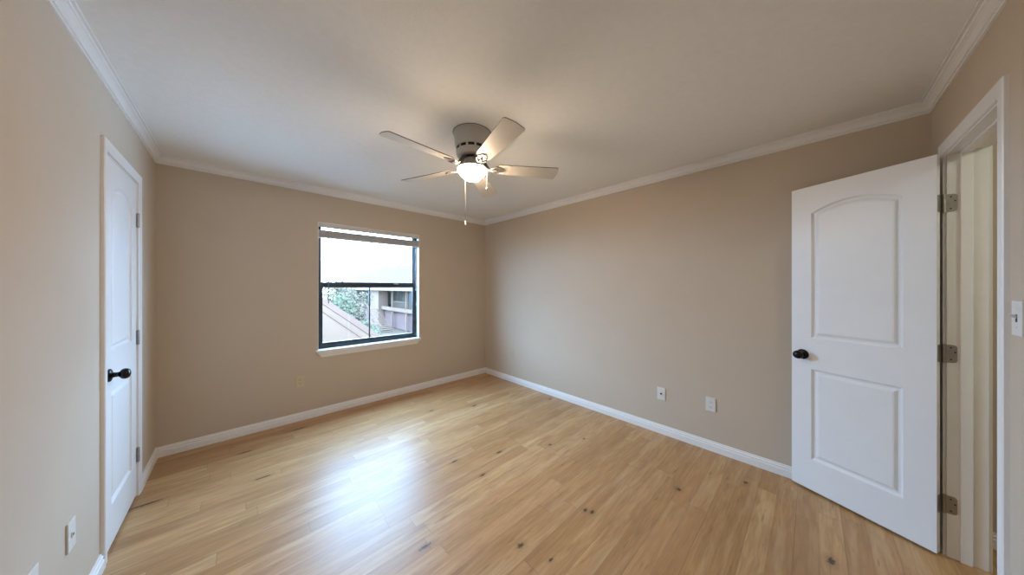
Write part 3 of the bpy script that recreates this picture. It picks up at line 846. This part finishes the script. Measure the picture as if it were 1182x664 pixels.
SX = XF - 1.15
stair = empty('outdoor_staircase', (SX - .9, 40, GZ))
tag(stair, 'white open staircase rising to the upper walkway of the apartment building', 'stairs')
ns = 14; y_top, y_bot = 44.6, 38.0; zt = -1.75
for sx in (SX - 1.75, SX - .10):
    bm = bmesh.new(); dy = (y_top - y_bot); dz = zt - GZ
    pts = [(y_bot - .1, GZ), (y_bot + .12, GZ), (y_top + .1, zt - .18), (y_top + .1, zt), (y_top - .05, zt)]
    prism([(p[0], p[1]) for p in pts], .08, Matrix(((0, 0, 1, sx), (1, 0, 0, 0), (0, 1, 0, 0), (0, 0, 0, 1))), bm)
    for v in bm.verts: v.co -= Vector(stair.location)
    link('stringer', bm, EXTW, stair)
for i in range(ns):
    f_ = (i + .5) / ns; y = y_bot + f_ * (y_top - y_bot); z = GZ + (i + 1) / ns * (zt - GZ)
    bm = bmesh.new(); box(bm, SX - 1.75, SX - .02, y - .20, y + .20, z - .07, z)
    for v in bm.verts: v.co -= Vector(stair.location)
    link('tread', bm, EXTW, stair)
bm = bmesh.new()
tube(bm, [(SX - 1.7, y_bot, GZ + .95), (SX - 1.7, y_top, zt + .95)], .035, 6)
for i in range(6):
    f_ = i / 5; y = y_bot + f_ * (y_top - y_bot); z = GZ + f_ * (zt - GZ); tube(bm, [(SX - 1.7, y, z), (SX - 1.7, y, z + .95)], .025, 6)
for v in bm.verts: v.co -= Vector(stair.location)
link('handrail', bm, EXTW, stair)

# --- nearer hip roof just outside the window
nb = empty('neighbouring_roof', (1.5, 7.2, -0.85))
tag(nb, 'pale hip roof sloping down just outside the window', 'roof')
A = Vector((1.53, 7.2, 1.30)); B = Vector((2.93, 5.0, -0.07)); B = A + (B - A) * 1.35
A2 = Vector((-4.5, 7.2, 1.30)); ez = B.z
B2 = Vector((-4.5, B.y, ez)); Cb = Vector((B.x, 2 * A.y - B.y, ez)); C2 = Vector((-4.5, 2 * A.y - B.y, ez))
bm = bmesh.new()
va, vb, va2, vb2, vc, vc2 = [bm.verts.new(p - Vector(nb.location)) for p in (A, B, A2, B2, Cb, C2)]
for f in ((va, va2, vb2, vb), (va, vb, vc), (va, vc, vc2, va2), (vb, vb2, vc2, vc), (va2, vc2, vb2)): bm.faces.new(f)
link('roof_slope', bm, PALE, nb)
fn = (B - A).cross(A2 - A).normalized()
if fn.z < 0: fn = -fn
along = (B - A).normalized(); side = fn.cross(along).normalized()
if side.x > 0: side = -side
for off_, wd in ((0.0, 0.14), (0.26, 0.035)):
    bm = bmesh.new()
    p0 = A + side * off_ - along * 0.0 + (along * off_ * 0.9 if off_ else Vector((0, 0, 0))); p1 = B + side * off_
    q = [p0, p1, p1 + side * wd, p0 + side * wd]
    lo_ = [bm.verts.new(p - Vector(nb.location) + fn * .002) for p in q]; hi_ = [bm.verts.new(p - Vector(nb.location) + fn * .010) for p in q]
    bm.faces.new(lo_); bm.faces.new(hi_)
    for i in range(4):
        j = (i + 1) % 4; bm.faces.new((lo_[i], lo_[j], hi_[j], hi_[i]))
    link('hip_cap', bm, PTRIM, nb)
bm = boxes((-4.4, B.x - .25, B.y + .3, 2 * A.y - B.y - .3, GZ, ez + .02))
for v in bm.verts: v.co -= Vector(nb.location)
link('wall', bm, EXTW, nb)

# --- shrubs and trees: trunk plus a crown of real leaves
def plant(name, x, y, h, r, m, label, cat, nl=1500, group='planting in the courtyard'):
    t = empty(name, (x, y, GZ)); tag(t, label, cat, group)
    rnd = random.Random(int(x * 100 + y))
    bm = bmesh.new()
    tube(bm, [(0, 0, 0), (.1, .05, h * .35), (0, .1, h * .7)], [.14, .11, .06], 7)
    for k in range(5):
        a = k * 1.3; tube(bm, [(.05, .05, h * .35), (math.cos(a) * r * .5, math.sin(a) * r * .5, h * .62)], [.07, .03], 5)
    link('trunk', bm, BARK, t)
    bm = bmesh.new()
    lobes = [(rnd.uniform(-.5, .5) * r, rnd.uniform(-.5, .5) * r, h * rnd.uniform(.45, .85), r * rnd.uniform(.4, .65)) for _ in range(8)]
    for i in range(nl):
        lx, ly, lz, lr = lobes[i % 8]
        d = Vector((rnd.gauss(0, 1), rnd.gauss(0, 1), rnd.gauss(0, 1))).normalized() * lr * rnd.uniform(.55, 1.0)
        c = Vector((lx, ly, lz)) + d; s = rnd.uniform(.09, .20)
        u = Vector((rnd.gauss(0, 1), rnd.gauss(0, 1), rnd.gauss(0, 1))).normalized(); v_ = u.orthogonal().normalized()
        q = [c - u * s, c + v_ * s * .55, c + u * s, c - v_ * s * .55]
        bm.faces.new([bm.verts.new(p) for p in q])
    link('foliage', bm, m, t)
    return t
plant('leafy_tree', 6.4, 30.0, 5.4, 2.3, LEAF, 'green leafy tree left of the apartment building, nearest the pale roof', 'tree')
plant('leafy_tree', 10.2, 36.5, 5.2, 2.2, LEAF2, 'lighter green tree just right of the dark green one', 'tree')
plant('leafy_tree', 12.8, 52.0, 6.6, 2.2, LEAF2, 'pale tree farther off against the apartment wall', 'tree')
plant('leafy_tree', 8.6, 43.0, 6.8, 3.0, LEAF2, 'tall pale tree far behind the green shrubs', 'tree')
plant('round_shrub', 7.6, 25.6, 2.5, 1.3, LEAF, 'low round shrub on the lawn near the pale roof edge', 'shrub', 900)
plant('round_shrub', 9.9, 32.0, 2.2, 1.2, LEAF, 'low green shrub on the lawn nearest the window bar', 'shrub', 900)
